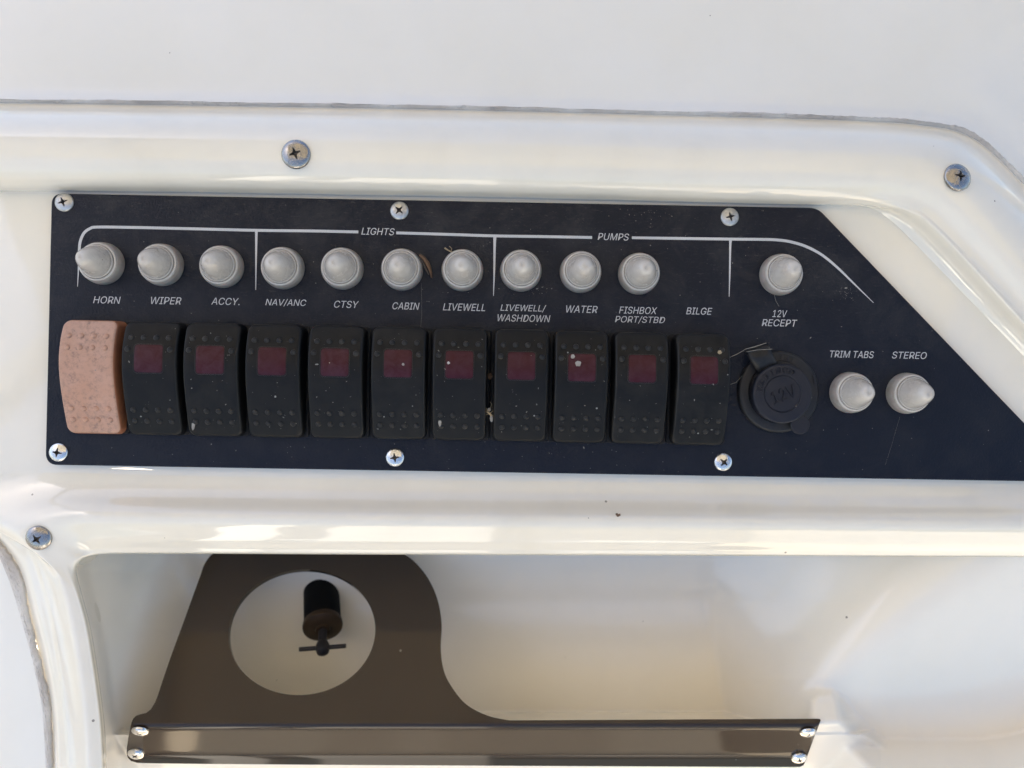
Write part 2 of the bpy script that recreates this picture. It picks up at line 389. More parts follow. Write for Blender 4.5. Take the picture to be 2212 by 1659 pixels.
# sealant bead on the seam
def bead(name, inner, outer, z0, h, m, label, seed, wob=1.6):
    rng = np.random.default_rng(seed); n = 16
    a = cr([P(x, y, z0) for x, y in inner], 40); b = cr([P(x, y, z0) for x, y in outer], 40)
    k = len(a); nz_ = rng.normal(size=k); nz_ = np.convolve(nz_, [0.2, 0.3, 0.3, 0.2], 'same')
    lf = np.interp(np.arange(k), np.arange(0, k, 12), rng.normal(size=len(range(0, k, 12))))
    g = []
    for i in range(n+1):
        s = i/n; e = (b-a)*(s*(1+0.10*wob*(nz_+lf)[:, None]*s)); v = a+e
        v[:, 2] = z0+h*math.sin(math.pi*s)**0.6*(1+0.15*np.convolve(rng.normal(size=k), [0.3, 0.4, 0.3], 'same'))+(-0.6 if i in (0, n) else 0)
        g.append(v)
    o = obj(name, gmesh(name, np.array(g), m)); return tag(o, label, 'sealant')
bead('sealant_bead', offs(SEAM, 0), offs(SEAM, 8.5), -3.2, 1.6, M['caulk'], 'rough grey sealant bead along the seam between dash top and upper bezel', 3)

# ------------------------------------------------------------------ console moulding
console = thing('console_moulding', 'glossy cream white moulded console that holds the dark switch panel', 'console')
EDGE = [(-80, 411), (300, 413), (700, 419), (1106, 426), (1500, 436), (1700, 440), (1820, 442), (1900, 445), (1965, 460), (2025, 502), (2212, 702), (2350, 850)]
FOOT = [(-80, 412.5), (300, 415), (700, 421.5), (1106, 428.5), (1500, 438.5), (1700, 442.8), (1820, 445.5), (1878, 449), (1926, 478), (1988, 538), (2189, 746), (2350, 910)]
ZE = [-1.2, -1.2, -1.2, -1.2, -1.0, -0.2, 1.4, 3.5, 5.5, 7, 8, 8]
prof = [(0.0, -3.4), (0.05, -1.6), (0.14, 3.4), (0.27, 8.0), (0.40, 10.3), (0.54, 11.0), (0.69, 10.2), (0.84, 7.6)]
rows = [[(s[0]+(e[0]-s[0])*t_, s[1]+(e[1]-s[1])*t_, z) for s, e in zip(SEAM, EDGE)] for t_, z in prof]
rows.append([(s[0]+(e[0]-s[0])*0.94, s[1]+(e[1]-s[1])*0.94, (7.2-ze)*0.62+ze) for s, e, ze in zip(SEAM, EDGE, ZE)])
rows.append([(e[0], e[1], ze) for e, ze in zip(EDGE, ZE)])
rows.append([(e[0]*0.5+f[0]*0.5, e[1]*0.5+f[1]*0.5, -3+(ze+3)*0.30) for e, f, ze in zip(EDGE, FOOT, ZE)])
rows.append([(f[0], f[1], -3.0) for f in FOOT])
g = loft(rows, 14, 8)
obj('bezel', gmesh('bezel', g, M['gel'], angle=60), console)

LIP = [(2380, 1202), (1800, 1199.5), (1300, 1197.5), (800, 1196), (400, 1194), (250, 1194.5), (196, 1199), (170, 1210), (161, 1236), (175, 1292), (192, 1359), (209, 1464), (222, 1575), (228, 1720)]
OUT = [(2380, 1044), (1800, 1038), (1300, 1031), (800, 1025), (400, 1017), (220, 1012), (60, 1012), (-90, 1070), (-30, 1133), (62, 1180), (101, 1283), (127, 1405), (144, 1555), (154, 1720)]
ZO = [-3, -3, -3, -3, -3, -3, -3, -2.5, -1.5, 0, 0, 0, 0, 0]
ZC = [7.8, 7.8, 7.8, 7.8, 7.8, 7.2, 6.2, 5.2, 4.4, 3.6, 3.3, 3.2, 3.2, 3.2]
rows = []
for t_, k in ((0, 0), (0.03, 0.0), (0.09, 0.02), (0.20, 0.13), (0.33, 0.40), (0.45, 0.75), (0.54, 0.95), (0.63, 0.955), (0.74, 0.79), (0.85, 0.60), (0.94, 0.37)):
    rows.append([(o[0]+(l[0]-o[0])*t_, o[1]+(l[1]-o[1])*t_, zo+(zc-zo)*(k if i < 7 else k*0.5+0.5*math.sin(min(1, t_*1.6)*math.pi/2)*(1-0.5*max(0, t_-0.7)))) for i, (o, l, zo, zc) in enumerate(zip(OUT, LIP, ZO, ZC))])
rows.append([(l[0], l[1], -1.2+(zc-2) * (0.1 if i < 7 else 0.7)) for i, (l, zc) in enumerate(zip(LIP, ZC))])
rows.append([(l[0]+(5 if i > 6 else 0), l[1]-(0.5 if i < 7 else -3 if i == 7 else 0), -3.5) for i, l in enumerate(LIP)])
rows.append([(l[0]+(9 if i > 6 else 0), l[1]-(6 if i < 7 else -5 if i == 7 else 0), -12) for i, l in enumerate(LIP)])
rows.append([(1065+(p[0]-1065)*0.81, 850+(p[1]-850)*0.81, -88) for p in rows[-1]])
g = loft(rows, 16, 8)
obj('lower_lip', gmesh('lower_lip', g, M['gel'], angle=60), console)
fl = [[(2380, 395, -3), (1900, 395, -3), (1300, 390, -3), (800, 385, -3), (400, 380, -3), (100, 380, -3), (-90, 380, -3)],
      [(2380, 1046, -3.02), (1800, 1040, -3.02), (1300, 1033, -3.02), (800, 1027, -3.02), (400, 1019, -3.02), (220, 1014, -3.02), (-92, 1074, -3.0)]]
obj('panel_recess', gmesh('panel_recess', loft(fl, 8, 10, lin=True), M['gel']), console)
# flank beside the lower seam and the dish beyond it
CREASE = OUT[7:]
CK_OUT = [(-90, 1075), (-30, 1134), (36, 1225), (66, 1335), (92, 1440), (110, 1550), (114, 1720)]
CK_IN = [(-90, 1120), (-30, 1150), (16, 1245), (48, 1345), (73, 1440), (92, 1540), (102, 1720)]
rows = [[(x, y, z) for (x, y), z in zip(CREASE, ZO[7:])], [((a[0]*0.8+b[0]*0.2), (a[1]*0.8+b[1]*0.2), -0.8) for a, b in zip(CREASE, CK_OUT)],
        [((a[0]*0.3+b[0]*0.7), (a[1]*0.3+b[1]*0.7), -2.6) for a, b in zip(CREASE, CK_OUT)], [(x-1, y, -7.0) for x, y in CK_OUT]]
obj('flank', gmesh('flank', loft(rows, 14, 6), M['gel'], angle=60), console)
rows = [[(x+4, y, -4.9) for x, y in CK_IN], [(x-2, y, -4.8) for x, y in CK_IN], [(x-70, y+8, -8) for x, y in CK_IN], [(x-190, y+20, -16) for x, y in CK_IN]]
tag(obj('seat_moulding', gmesh('seat_moulding', loft(rows, 14, 6, ), M['gel_dash'])), 'plain white moulding beyond the dirty curved seam at the lower corner', 'moulding')
bead('sealant_bead.001', CK_IN, CK_OUT, -4.6, 1.2, M['caulk'], 'wide dirty pinkish grey sealant strip curving down beside the cubby', 9, 0.8)

# storage pocket under the lip: one smooth shell built from blended planes
def smax(a, b, k):
    h = np.clip(0.5+0.5*(a-b)/k, 0, 1); return b*(1-h)+a*h+k*h*(1-h)
def smin(a, b, k): return -smax(-a, -b, k)
S_ = 0.19   # mm per picture unit down there
xs = np.concatenate([np.arange(120, 330, 3.0), np.arange(330, 1480, 8.0), np.arange(1480, 1740, 4.0), np.arange(1740, 1960, 2.5), np.arange(1960, 2420, 6.0)])
ys = np.concatenate([np.arange(1150, 1250, 5.0), np.arange(1250, 1480, 4.0), np.arange(1480, 1745, 2.5)])
X, Y = np.meshgrid(xs, ys)
back = np.full_like(X, -72.0)
topw = -72.0+(1287-Y)*S_*0.40
rimx = np.interp(Y, [1150, 1236, 1292, 1359, 1464, 1575, 1745], [158, 163, 176, 193, 210, 223, 229])
left = -8.0-(X-rimx-6)*S_*3.2
left2 = -18-(X-rimx-22)*S_*1.15
left = smax(left, left2, 5)
# sloping wall up to the diagonal
dn = np.array([267, 236.0]); dn /= np.linalg.norm(dn)     # across the diagonal (2020,1200)-(1784,1467), towards the lower right
dd = (X-2020)*dn[0]+(Y-1200)*dn[1]*0.99
foot = np.interp(Y, [1200, 1300, 1560], [1500, 1530, 1572])
dg = np.interp(Y, [1150, 1200, 1467, 1600], [2060, 2016, 1790, 1700])
rw = -72+(X-foot)/(dg-foot)*(72-15)
rs = -6-(Y-1200)*S_*0.30+np.clip(X-2020, 0, 400)*0.004
inner = smax(smax(back, topw, 2), smin(rw, rs, 15), 2.5)
ledge_y = np.interp(X, [1700, 1903, 2021, 2120, 2180, 2240, 2420], [1560, 1596, 1597, 1595, 1586, 1568, 1500])
ledge = (-6-(ledge_y-1200)*S_*0.30)+(Y-ledge_y)*S_*1.55
inner = smax(inner, np.where(X > 1770, smin(ledge, (-26+(X-1800)*S_*1.2), 4), -200), 2.2)
# the nub that carries the end of the acrylic strip
r2 = np.interp(Y, [1480, 1554, 1586, 1615, 1642, 1745], [1806, 1813, 1831, 1861, 1909, 2060])
face = -11.0-(Y-1560)*S_*1.0
npoly = [(1752, 1562), (1756, 1512), (1768, 1500), (1796, 1498), (1806, 1510), (1813, 1552), (1835, 1588), (1865, 1618), (1915, 1645), (2070, 1770), (1690, 1770)]
dn_ = np.full_like(X, 1e9); ins_ = np.zeros(X.shape, bool)
for (ax_, ay_), (bx_, by_) in zip(npoly, npoly[1:]+npoly[:1]):
    t_ = np.clip(((X-ax_)*(bx_-ax_)+(Y-ay_)*(by_-ay_))/((bx_-ax_)**2+(by_-ay_)**2), 0, 1); dn_ = np.minimum(dn_, np.hypot(X-ax_-t_*(bx_-ax_), Y-ay_-t_*(by_-ay_)))
    ins_ ^= ((ay_ > Y) != (by_ > Y)) & (X < (bx_-ax_)*(Y-ay_)/(by_-ay_+1e-9)+ax_)
dn_ = np.where(ins_, -dn_, dn_)
nub = smin(face, -11-(1562-Y)*S_*0.85, 3.0)-smax(dn_*S_*2.1, 0*X, 3.0)
lowb = smin(-20-(Y-1600)*S_*1.05, -24+(Y-1580)*S_*6.0, 3)
lowb = smin(lowb, -9-(X-r2)*S_*1.6, 2.5)
z = smax(inner, left, 14)
z = smax(z, lowb, 3)
z = smax(z, nub, 7)
Z = np.minimum(z, -3.0)
g = PA(X, Y, Z)
obj('storage_pocket', gmesh('storage_pocket', g, M['gel_in'], angle=80), console)

# ------------------------------------------------------------------ smoked acrylic holder
def solid(o, th):
    m = o.modifiers.new('thickness', 'SOLIDIFY'); m.thickness = th*MM; m.offset = -1
    b = o.modifiers.new('edge', 'BEVEL'); b.width = 0.25*MM; b.segments = 1; b.limit_method = 'ANGLE'; b.angle_limit = R(60)
def face_up(me):
    """make normals point out of the panel (towards +Z)"""
    s = sum(p.normal.z*p.area for p in me.polygons)
    if s < 0: me.flip_normals()
holder = thing('cup_holder', 'smoked brown acrylic cup holder with round hole and long front strip', 'cup holder')
def zs(x, y):
    """height of the sheet's front face: shelf, bend, then the strip falling back"""
    shelf = -9.5-(1562-y)*S_*0.62
    strip = -7.5-(y-1562)*S_*0.98
    low = -7.5-(1631-1562)*S_*0.98-(y-1631)*S_*0.3
    return smin(np.asarray(shelf, float), smax(np.asarray(strip, float), low, 0.8), 3.0)
hc, ha, hb, hr = (652, 1366), 159, 135, R(8)
outl = [(1100, 1556), (1060, 1548), (1025, 1533), (1000, 1515), (978, 1487), (962, 1458), (954, 1425), (952, 1390), (954, 1350), (949, 1310), (938, 1275), (920, 1242), (898, 1216), (876, 1199), (850, 1192), (800, 1188), (700, 1186), (600, 1186), (520, 1187), (475, 1190), (455, 1200), (441, 1220), (432, 1245), (415, 1292), (396, 1345), (372, 1410), (352, 1468), (338, 1510), (326, 1532), (300, 1548), (290, 1556)]
outl = outl[:1]+outl[1:]
sheet = [tuple(p) for p in cr(outl[:-2], 4)]+[(316, 1540), (303, 1543), (294, 1546), (288, 1552), (284, 1561), (281, 1575), (277, 1595), (274, 1615), (273.5, 1628), (276, 1637), (283, 1644), (296, 1648)]
sheet += [(x, 1648+9*((x-300)/1430)**0.6) for x in np.linspace(330, 1715, 60)]+[(1728, 1656.5), (1736, 1653), (1741, 1641), (1756, 1600), (1773, 1556), (1771, 1553), (1762, 1552.5)]
sheet += [(x, 1552.5+(1556-1552.5)*((1762-x)/662)) for x in np.linspace(1740, 1120, 40)]
from mathutils.geometry import delaunay_2d_cdt
def inpoly(x, y, poly):
    x = np.asarray(x, float); y = np.asarray(y, float); c = np.zeros(x.shape, bool); n = len(poly)
    for i in range(n):
        (x1, y1), (x2, y2) = poly[i], poly[(i+1) % n]
        if y1 == y2: continue
        c ^= ((y1 > y) != (y2 > y)) & (x < (x2-x1)*(y-y1)/(y2-y1)+x1)
    return c
def inell(x, y, k=1.0):
    dx, dy = x-hc[0], y-hc[1]; u = dx*math.cos(hr)-dy*math.sin(hr); w2 = dx*math.sin(hr)+dy*math.cos(hr); return (u/(ha*k))**2+(w2/(hb*k))**2 < 1
ell = [(hc[0]+ha*math.cos(a)*math.cos(hr)+hb*math.sin(a)*math.sin(hr), hc[1]-ha*math.cos(a)*math.sin(hr)+hb*math.sin(a)*math.cos(hr)) for a in np.linspace(0, 2*math.pi, 140, endpoint=False)]
gy = np.r_[np.arange(1192, 1536, 10), np.arange(1536, 1600, 2.5), np.arange(1600, 1656, 4)]
gx, gyy = np.meshgrid(np.arange(276, 1772, 9.0), gy); gx, gyy = gx.ravel(), gyy.ravel()
sp_ = np.array(sheet); keep = inpoly(gx, gyy, sheet) & ~inell(gx, gyy, 1.02)
gx, gyy = gx[keep], gyy[keep]
dmin = np.array([np.min((sp_[:, 0]-x)**2+(sp_[:, 1]-y)**2) for x, y in zip(gx, gyy)]); gx, gyy = gx[dmin > 4], gyy[dmin > 4]
co = [Vector(p) for p in sheet]+[Vector(p) for p in ell]+[Vector((x, y)) for x, y in zip(gx, gyy)]
ns, ne = len(sheet), len(ell)
ed = [(i, (i+1) % ns) for i in range(ns)]+[(ns+i, ns+(i+1) % ne) for i in range(ne)]
cv, ce, cf = delaunay_2d_cdt(co, ed, [], 0, 1e-4)[:3]
cva = np.array([(p.x, p.y) for p in cv]); cfa = [f for f in cf]
cen = np.array([cva[list(f)].mean(0) for f in cfa]); ok = inpoly(cen[:, 0], cen[:, 1], sheet) & ~inell(cen[:, 0], cen[:, 1])
def sheet_pt(x, y): return PA(x, y, zs(x, y))
pts3 = sheet_pt(cva[:, 0], cva[:, 1])
nrm_ = np.cross(sheet_pt(cva[:, 0]+2, cva[:, 1])-sheet_pt(cva[:, 0]-2, cva[:, 1]), sheet_pt(cva[:, 0], cva[:, 1]-2)-sheet_pt(cva[:, 0], cva[:, 1]+2)); nrm_ /= np.linalg.norm(nrm_, axis=1)[:, None]
bk3 = pts3-nrm_*3.0
for nm, sel in (('shelf_plate', cen[:, 1] < 1562), ('front_strip', cen[:, 1] >= 1562)):
    ff = []
    for i in range(len(cfa)):
        if ok[i] and sel[i]:
            f = tuple(cfa[i]); a_, b_, c_ = (pts3[k] for k in f[:3])
            ff.append(f if np.cross(b_-a_, c_-a_)[2] > 0 else f[::-1])
    used = sorted({k for f in ff for k in f}); ix = {k: i for i, k in enumerate(used)}; nU = len(used)
    F1 = [tuple(ix[k] for k in f) for f in ff]; cnt = {}
    for f in F1:
        for k in range(len(f)): cnt[(f[k], f[(k+1) % len(f)])] = 1
    side = [(a_, a_+nU, b_+nU, b_) for (a_, b_) in cnt if (b_, a_) not in cnt]
    me = mesh(nm, np.vstack([pts3[used], bk3[used]]), F1+[tuple(k+nU for k in f[::-1]) for f in F1]+side, M['acrylic'], angle=50); obj(nm, me, holder)

# ------------------------------------------------------------------ T handle in the pocket, under the hole
a = P(695, 1297, -69); b = P(697, 1350, -56); kn = P(697, 1399, -46)
ax = Vector((b-a).tolist()).normalized()
pull = thing('pull_handle', 'small dark T handle on a black sleeve seen through the cup holder hole', 'handle', tuple(a))
rot = ax.to_track_quat('Z', 'Y').to_matrix().to_4x4()
Ls = float(np.linalg.norm(b-a))
v, f = lathe([(8.6, -6), (8.6, Ls-1), (8.2, Ls)], 48); obj('sleeve', mesh('sleeve', v, f, M['blackmatt']), pull, rot=rot)
v, f = lathe([(7.5, Ls-2), (9.0, Ls-1.5), (9.3, Ls+0.5), (9.1, Ls+1.4), (8.3, Ls+1.9), (3.5, Ls+2.6), (3.3, Ls+3.6)], 48)
obj('bush', mesh('bush', v, f, M['brass']), pull, rot=rot)
rel = kn-a; bb = np.array((ax*(Ls+2)).to_tuple())
v, f = tube([bb, bb*0.5+rel*0.5, rel], 2.0, 12); obj('stem', mesh('stem', v, f, M['grip']), pull)
v, f = tube([rel+np.array([-10.6, -0.9, 0]), rel, rel+np.array([10.6, 0.9, 0])], 1.0, 12); obj('crossbar', mesh('crossbar', v, f, M['grip']), pull)
v, f = lathe([(0.4, -4.2), (2.2, -3.4), (3.1, -1.2), (3.2, 0.6), (2.7, 2.6), (1.4, 3.6), (0.3, 3.8)], 24)
obj('knob', mesh('knob', v, f, M['grip']), pull, loc=tuple(rel), rot=rot)

# ------------------------------------------------------------------ switch panel
panel = thing('switch_panel', 'dark navy black electrical panel plate printed with switch names', 'panel')
def corner(pts, rad):
    """round the corners of a picture outline; rad per corner in picture units"""
    o = []; n = len(pts)
    for i in range(n):
        p, a_, b_ = (np.array(pts[k % n], float) for k in (i, i-1, i+1)); r = rad[i]
        if r == 0: o.append(tuple(p)); continue
        u, w_ = (a_-p)/np.linalg.norm(a_-p), (b_-p)/np.linalg.norm(b_-p); half = math.acos(np.clip(u@w_, -1, 1))/2; d = r/math.tan(half)
        s, e = p+u*d, p+w_*d
        for k in range(9):
            t_ = k/8; o.append(tuple((1-t_)**2*s+2*t_*(1-t_)*p+t_*t_*e))
    return o
ou = corner([(111, 417.5), (1767, 449), (2345, 1050), (2345, 1041.5), (97.5, 1004)], [24, 60, 0, 0, 24])
ou = corner([(111, 417.5), (1767, 449), (2336, 1041.5), (97.5, 1004)], [24, 42, 10, 26])
pl = [P(x, y, 0)[:2] for x, y in ou][::-1]
v, f = prism(pl, -2.9, 0.0, 0.3)
obj('plate', mesh('plate', v, f, M['panel'], smooth=False), panel)

def stroke(pts, w0, zz=0.05):
    """printed line: pts (x, y, width) in picture units"""
    c = cr(pts, 10); va = []
    for i in range(len(c)):
        t_ = c[min(i+1, len(c)-1)][:2]-c[max(i-1, 0)][:2]; t_ /= np.linalg.norm(t_); nn = np.array([-t_[1], t_[0]])*c[i][2]/2*w0
        va.append(P(c[i][0]+nn[0], c[i][1]+nn[1], zz)); va.append(P(c[i][0]-nn[0], c[i][1]-nn[1], zz))
    return va, [(2*i, 2*i+1, 2*i+3, 2*i+2) for i in range(len(c)-1)]
lines = [[(167.5, 619, 1.2), (169.5, 580, 3), (171, 545, 5.5), (173, 523, 6), (181, 504, 6), (194, 494, 6), (212, 490.5, 6), (300, 491.5, 6), (430, 494.5, 6), (553, 497.5, 6), (680, 499, 6), (774, 501, 6)],
         [(856, 503, 6), (960, 506, 6), (1068, 509.5, 6), (1170, 511, 6), (1279, 513, 6)],
         [(1365, 513.5, 5.5), (1470, 515, 6), (1578, 516.5, 6), (1640, 517, 6), (1675, 518, 6), (1706, 522, 6), (1740, 532, 6), (1774.5, 550, 5.5), (1809, 578, 5), (1843, 611, 3.4), (1887, 654, 1.2)],
         [(553.8, 499, 6), (553.6, 515, 5), (553, 570, 3.4), (552.5, 626, 1.2)],
         [(1069, 511, 7), (1068.5, 528, 5.4), (1067.5, 590, 3.6), (1066, 639, 1.2)],
         [(1578, 518, 6.5), (1577.4, 533, 4.6), (1576.4, 590, 3.2), (1575, 641, 1.2)]]
for i, L in enumerate(lines):
    v, f = stroke(L, 1.0, 0.05 if i < 3 else 0.065)
    obj('printed_line', mesh('printed_line', v, f, M['print'], smooth=False), panel)

FONT = None
try:
    fp = os.path.join(bpy.utils.resource_path('LOCAL'), 'datafiles', 'fonts', 'Inter.woff2')
    if os.path.exists(fp): FONT = bpy.data.fonts.load(fp)
except Exception: FONT = None
dg_ = bpy.context.evaluated_depsgraph_get
def text_mesh(s, wmm, hmm, mat, shear=0.22, ext=0.0, bev=0.0, off=0.0, name='lettering'):
    cu = bpy.data.curves.new('txt', 'FONT'); cu.body = s; cu.size = 1.0; cu.shear = shear; cu.resolution_u = 3; cu.offset = off
    if FONT: cu.font = FONT
    cu.extrude = 0.0
    to = bpy.data.objects.new('txt', cu); C.objects.link(to); bpy.context.view_layer.update()
    me = bpy.data.meshes.new_from_object(to.evaluated_get(dg_())); bpy.data.objects.remove(to); bpy.data.curves.remove(cu)
    me.name = name
    co = np.empty(len(me.vertices)*3); me.vertices.foreach_get('co', co); co = co.reshape(-1, 3)
    mn, mx = co.min(0), co.max(0); sy = hmm/(mx[1]-mn[1]); sx = wmm/(mx[0]-mn[0]) if wmm else sy
    co = (co-(mn+mx)/2)*np.array([sx*MM, sy*MM, 1]); co[:, 2] = 0
    me.vertices.foreach_set('co', co.ravel()); me.materials.clear(); me.materials.append(mat)
    if ext:
        bm = bmesh.new(); bm.from_mesh(me); r_ = bmesh.ops.extrude_face_region(bm, geom=bm.faces[:])
        for e in r_['geom']:
            if isinstance(e, bmesh.types.BMVert): e.co.z += ext*MM
        bmesh.ops.recalc_face_normals(bm, faces=bm.faces); bm.to_mesh(me); bm.free()
    me.update(); return me
TXT = [('HORN', 202, 260, 648), ('WIPER', 327, 391, 649.5), ('ACCY.', 457, 517, 651), ('NAV/ANC', 574, 661, 654), ('CTSY', 722, 775, 657.5), ('CABIN', 848, 906, 661), ('LIVEWELL', 957, 1048, 663.5),
       ('LIVEWELL/', 1081, 1180, 666), ('WASHDOWN', 1075, 1189, 687.5), ('WATER', 1223, 1291, 668), ('FISHBOX', 1337, 1420, 670.5), ('PORT/STBD', 1328, 1437, 691), ('BILGE', 1482, 1539, 672),
       ('12V', 1668, 1701, 677.5), ('RECEPT', 1645, 1723, 697.5), ('TRIM TABS', 1792, 1889, 765.5), ('STEREO', 1926, 2003, 767.5), ('LIGHTS', 781, 852, 500), ('PUMPS', 1291, 1359, 511.5)]
K0 = DIST/FPX
for s, x0, x1, y in TXT:
    hgt = 15.2*K0*(1.06 if '/' in s else 1.0)
    me = text_mesh(s, (x1-x0)*K0, hgt, M['print'], shear=0.22, off=0.0)
    obj('printed_word', me, panel, loc=tuple(P((x0+x1)/2, y, 0.05)))

# ------------------------------------------------------------------ rocker switches
RW, RH = 20.8, 44.0
def ztop(v):   # v: 0 at the upper end, 1 at the lower end
    return np.interp(v, np.linspace(0, 1, 11), [8.4, 10.3, 11.5, 12.1, 12.1, 11.5, 10.5, 9.2, 7.8, 6.2, 4.5])
vv_ = np.linspace(0, 1, 81); zsm = np.convolve(np.pad(ztop(vv_), 6, mode='reflect', reflect_type='odd'), np.hanning(15)[1:-1]/np.hanning(15).sum(), 'valid')
def zt(y): return float(np.interp(0.5-y/RH, vv_, zsm))
def slope(y): return (zt(y+0.4)-zt(y-0.4))/0.8
def rocker_mesh(mats, name, pink=False):
    n = 10; v = []; rings = []
    def add(sx, sy, r, fz):
        rr = rrect(sx, sy, r, n, seg=24)
        if len(rings) == 0: pass
        rings.append(len(rr)); v.extend([(x, y, fz(y)) for x, y in rr])
    add(RW+0.5, RH+0.4, 2.9, lambda y: 0.3)
    add(RW+0.35, RH+0.3, 2.9, lambda y: 0.3+(zt(y)-2.0)*0.5)
    add(RW, RH, 2.9, lambda y: zt(y)-1.9)
    add(RW-0.10, RH-0.10, 2.85, lambda y: zt(y)-1.15)
    add(RW-0.50, RH-0.50, 2.7, lambda y: zt(y)-0.5)
    add(RW-1.15, RH-1.15, 2.4, lambda y: zt(y)-0.13)
    add(RW-2.1, RH-2.1, 2.0, lambda y: zt(y))
    side = 3
    m = rings[0]; f = grid_faces(len(rings), m, close=True, flip=True)
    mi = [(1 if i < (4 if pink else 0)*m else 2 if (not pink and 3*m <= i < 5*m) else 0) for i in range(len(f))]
    # inner surface: strips between the two long sides of the last ring
    last = (len(rings)-1)*m; lr = v[last:last+m]
    ysn = sorted({round(p[1], 5) for p in lr}, reverse=True)
    cols = 12; yfull = []
    for a_, b_ in zip(ysn[:-1], ysn[1:]):
        k = max(1, int((a_-b_)/1.0))
        yfull += [a_+(b_-a_)*j/k for j in range(k)]
    yfull.append(ysn[-1])
    hw, hh, rr_ = (RW-2.1)/2, (RH-2.1)/2, 2.0
    base = len(v)
    for y in yfull:
        ay = abs(y); wx = hw if ay <= hh-rr_ else hw-rr_+math.sqrt(max(0, rr_**2-(ay-(hh-rr_))**2))
        for j in range(cols+1): v.append((-wx+2*wx*j/cols, y, zt(y)))
    fi = grid_faces(len(yfull), cols+1, off=base)
    f += fi
    if mi is not None: mi += [0]*len(fi)
    me = mesh(name, v, f, mats, angle=60, mi=mi)
    bm = bmesh.new(); bm.from_mesh(me); bmesh.ops.remove_doubles(bm, verts=bm.verts, dist=0.00002); bm.to_mesh(me); bm.free(); me.update(); return me
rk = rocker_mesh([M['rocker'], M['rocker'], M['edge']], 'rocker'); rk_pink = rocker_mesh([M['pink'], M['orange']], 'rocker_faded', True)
v, f = prism(rrect(23.7, 44.0, 1.5), 0.02, 1.0, 0.3); hs = mesh('housing', v, f, M['housing'], angle=30)
LY = RH*(0.5-0.326)
def draped(out_fn, rise, rings):
    v = []; 
    for k, sc in enumerate(rings):
        for x, y in out_fn(sc): v.append((x, y, zt(LY+y)-zt(LY)+rise[k]))
    return v
lr_ = lambda sc: rrect(11.0*sc, 11.0*sc, 1.3*sc, 5, seg=8)
rs_ = [0.97, 0.96, 0.92, 0.7, 0.4, 0.15]; v = draped(lr_, [-0.5, 0.02, 0.08, 0.10, 0.11, 0.11], rs_); m_ = len(lr_(1)); f = grid_faces(len(rs_), m_, close=True, flip=True)+[tuple(5*m_+j for j in range(m_))]
lens_me = mesh('lens', v, f, M['lens_red'], angle=40)
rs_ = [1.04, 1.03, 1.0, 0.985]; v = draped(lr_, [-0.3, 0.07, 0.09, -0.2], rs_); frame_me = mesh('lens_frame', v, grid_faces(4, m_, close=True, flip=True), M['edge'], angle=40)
def bump_mesh(m, name):
    v, f = lathe([(1.15, -0.35), (1.12, 0.02), (0.98, 0.27), (0.74, 0.48), (0.42, 0.62), (0.14, 0.66)], 20); return mesh(name, v, f, m, angle=180)
bm_b, bm_p = bump_mesh(M['edge'], 'grip_bump'), bump_mesh(M['pink'], 'grip_bump_faded')  # black bumps take the lighter edge tone as a painted highlight
def bump_spots(full):
    o = []
    for vrow, xsx in ((0.143, (-7.05, -2.35, 2.35, 7.05)), (0.245, (-7.05, -2.35, 2.35, 7.05) if full else (-8.0, 8.0)), (0.773, (-7.05, -2.35, 2.35, 7.05)), (0.872, (-7.05, -2.35, 2.35, 7.05))):
        for x in xsx: o.append((x, RH*(0.5-vrow)))
    return o
SWP = [(140, 150, 'HORN'), (272, 283, 'WIPER'), (402, 413, 'ACCY'), (535, 542, 'NAV/ANC'), (671, 671, 'CTSY'), (805, 804, 'CABIN'), (937, 934, 'LIVEWELL lights'), (1068, 1065, 'LIVEWELL/WASHDOWN'), (1199, 1190, 'WATER'), (1329, 1315, 'FISHBOX'), (1459, 1447, 'BILGE')]
YT = [691.5, 696, 698, 701, 703.5, 706.5, 709.5, 713, 716, 718.5, 721]; YB = [937, 939, 942, 945, 947, 948.5, 950.5, 952, 956, 958, 962]
ROT = [0]*11
LBL = ['faded pink rocker switch without a lens, under the word HORN', 'black rocker switch with hazy dull red lens under the word WIPER', 'black rocker switch with a pale scrape near its lower corner, under ACCY',
       'black rocker switch under NAV/ANC with a small ring mark at its centre', 'black rocker switch with red lens under the word CTSY', 'black rocker switch whose red lens has one ring spot, under CABIN',
       'dusty black rocker switch with a white dot on its red lens, under LIVEWELL', 'black rocker switch with red lens under the LIVEWELL/WASHDOWN print', 'black rocker switch with two crusty spots on its red lens, under WATER',
       'black rocker switch with hazy red lens under FISHBOX PORT/STBD', 'black rocker switch under BILGE, the one beside the round 12V cap']
def make_switch(label, loc, pink):
    t_ = thing('rocker_switch', label, 'switch', loc, None, 'rocker switches in a row on the panel')
    obj('housing', hs, t_)
    r_ = obj('rocker', rk_pink if pink else rk, t_)
    if pink: r_['label'] = 'faded pink rocker with orange sides'
    else:
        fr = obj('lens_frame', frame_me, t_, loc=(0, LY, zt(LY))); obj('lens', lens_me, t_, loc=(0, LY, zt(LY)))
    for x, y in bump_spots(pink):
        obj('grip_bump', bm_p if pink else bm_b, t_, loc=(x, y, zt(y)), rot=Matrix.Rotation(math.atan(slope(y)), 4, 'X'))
    return t_
sw_list = []
proto = None
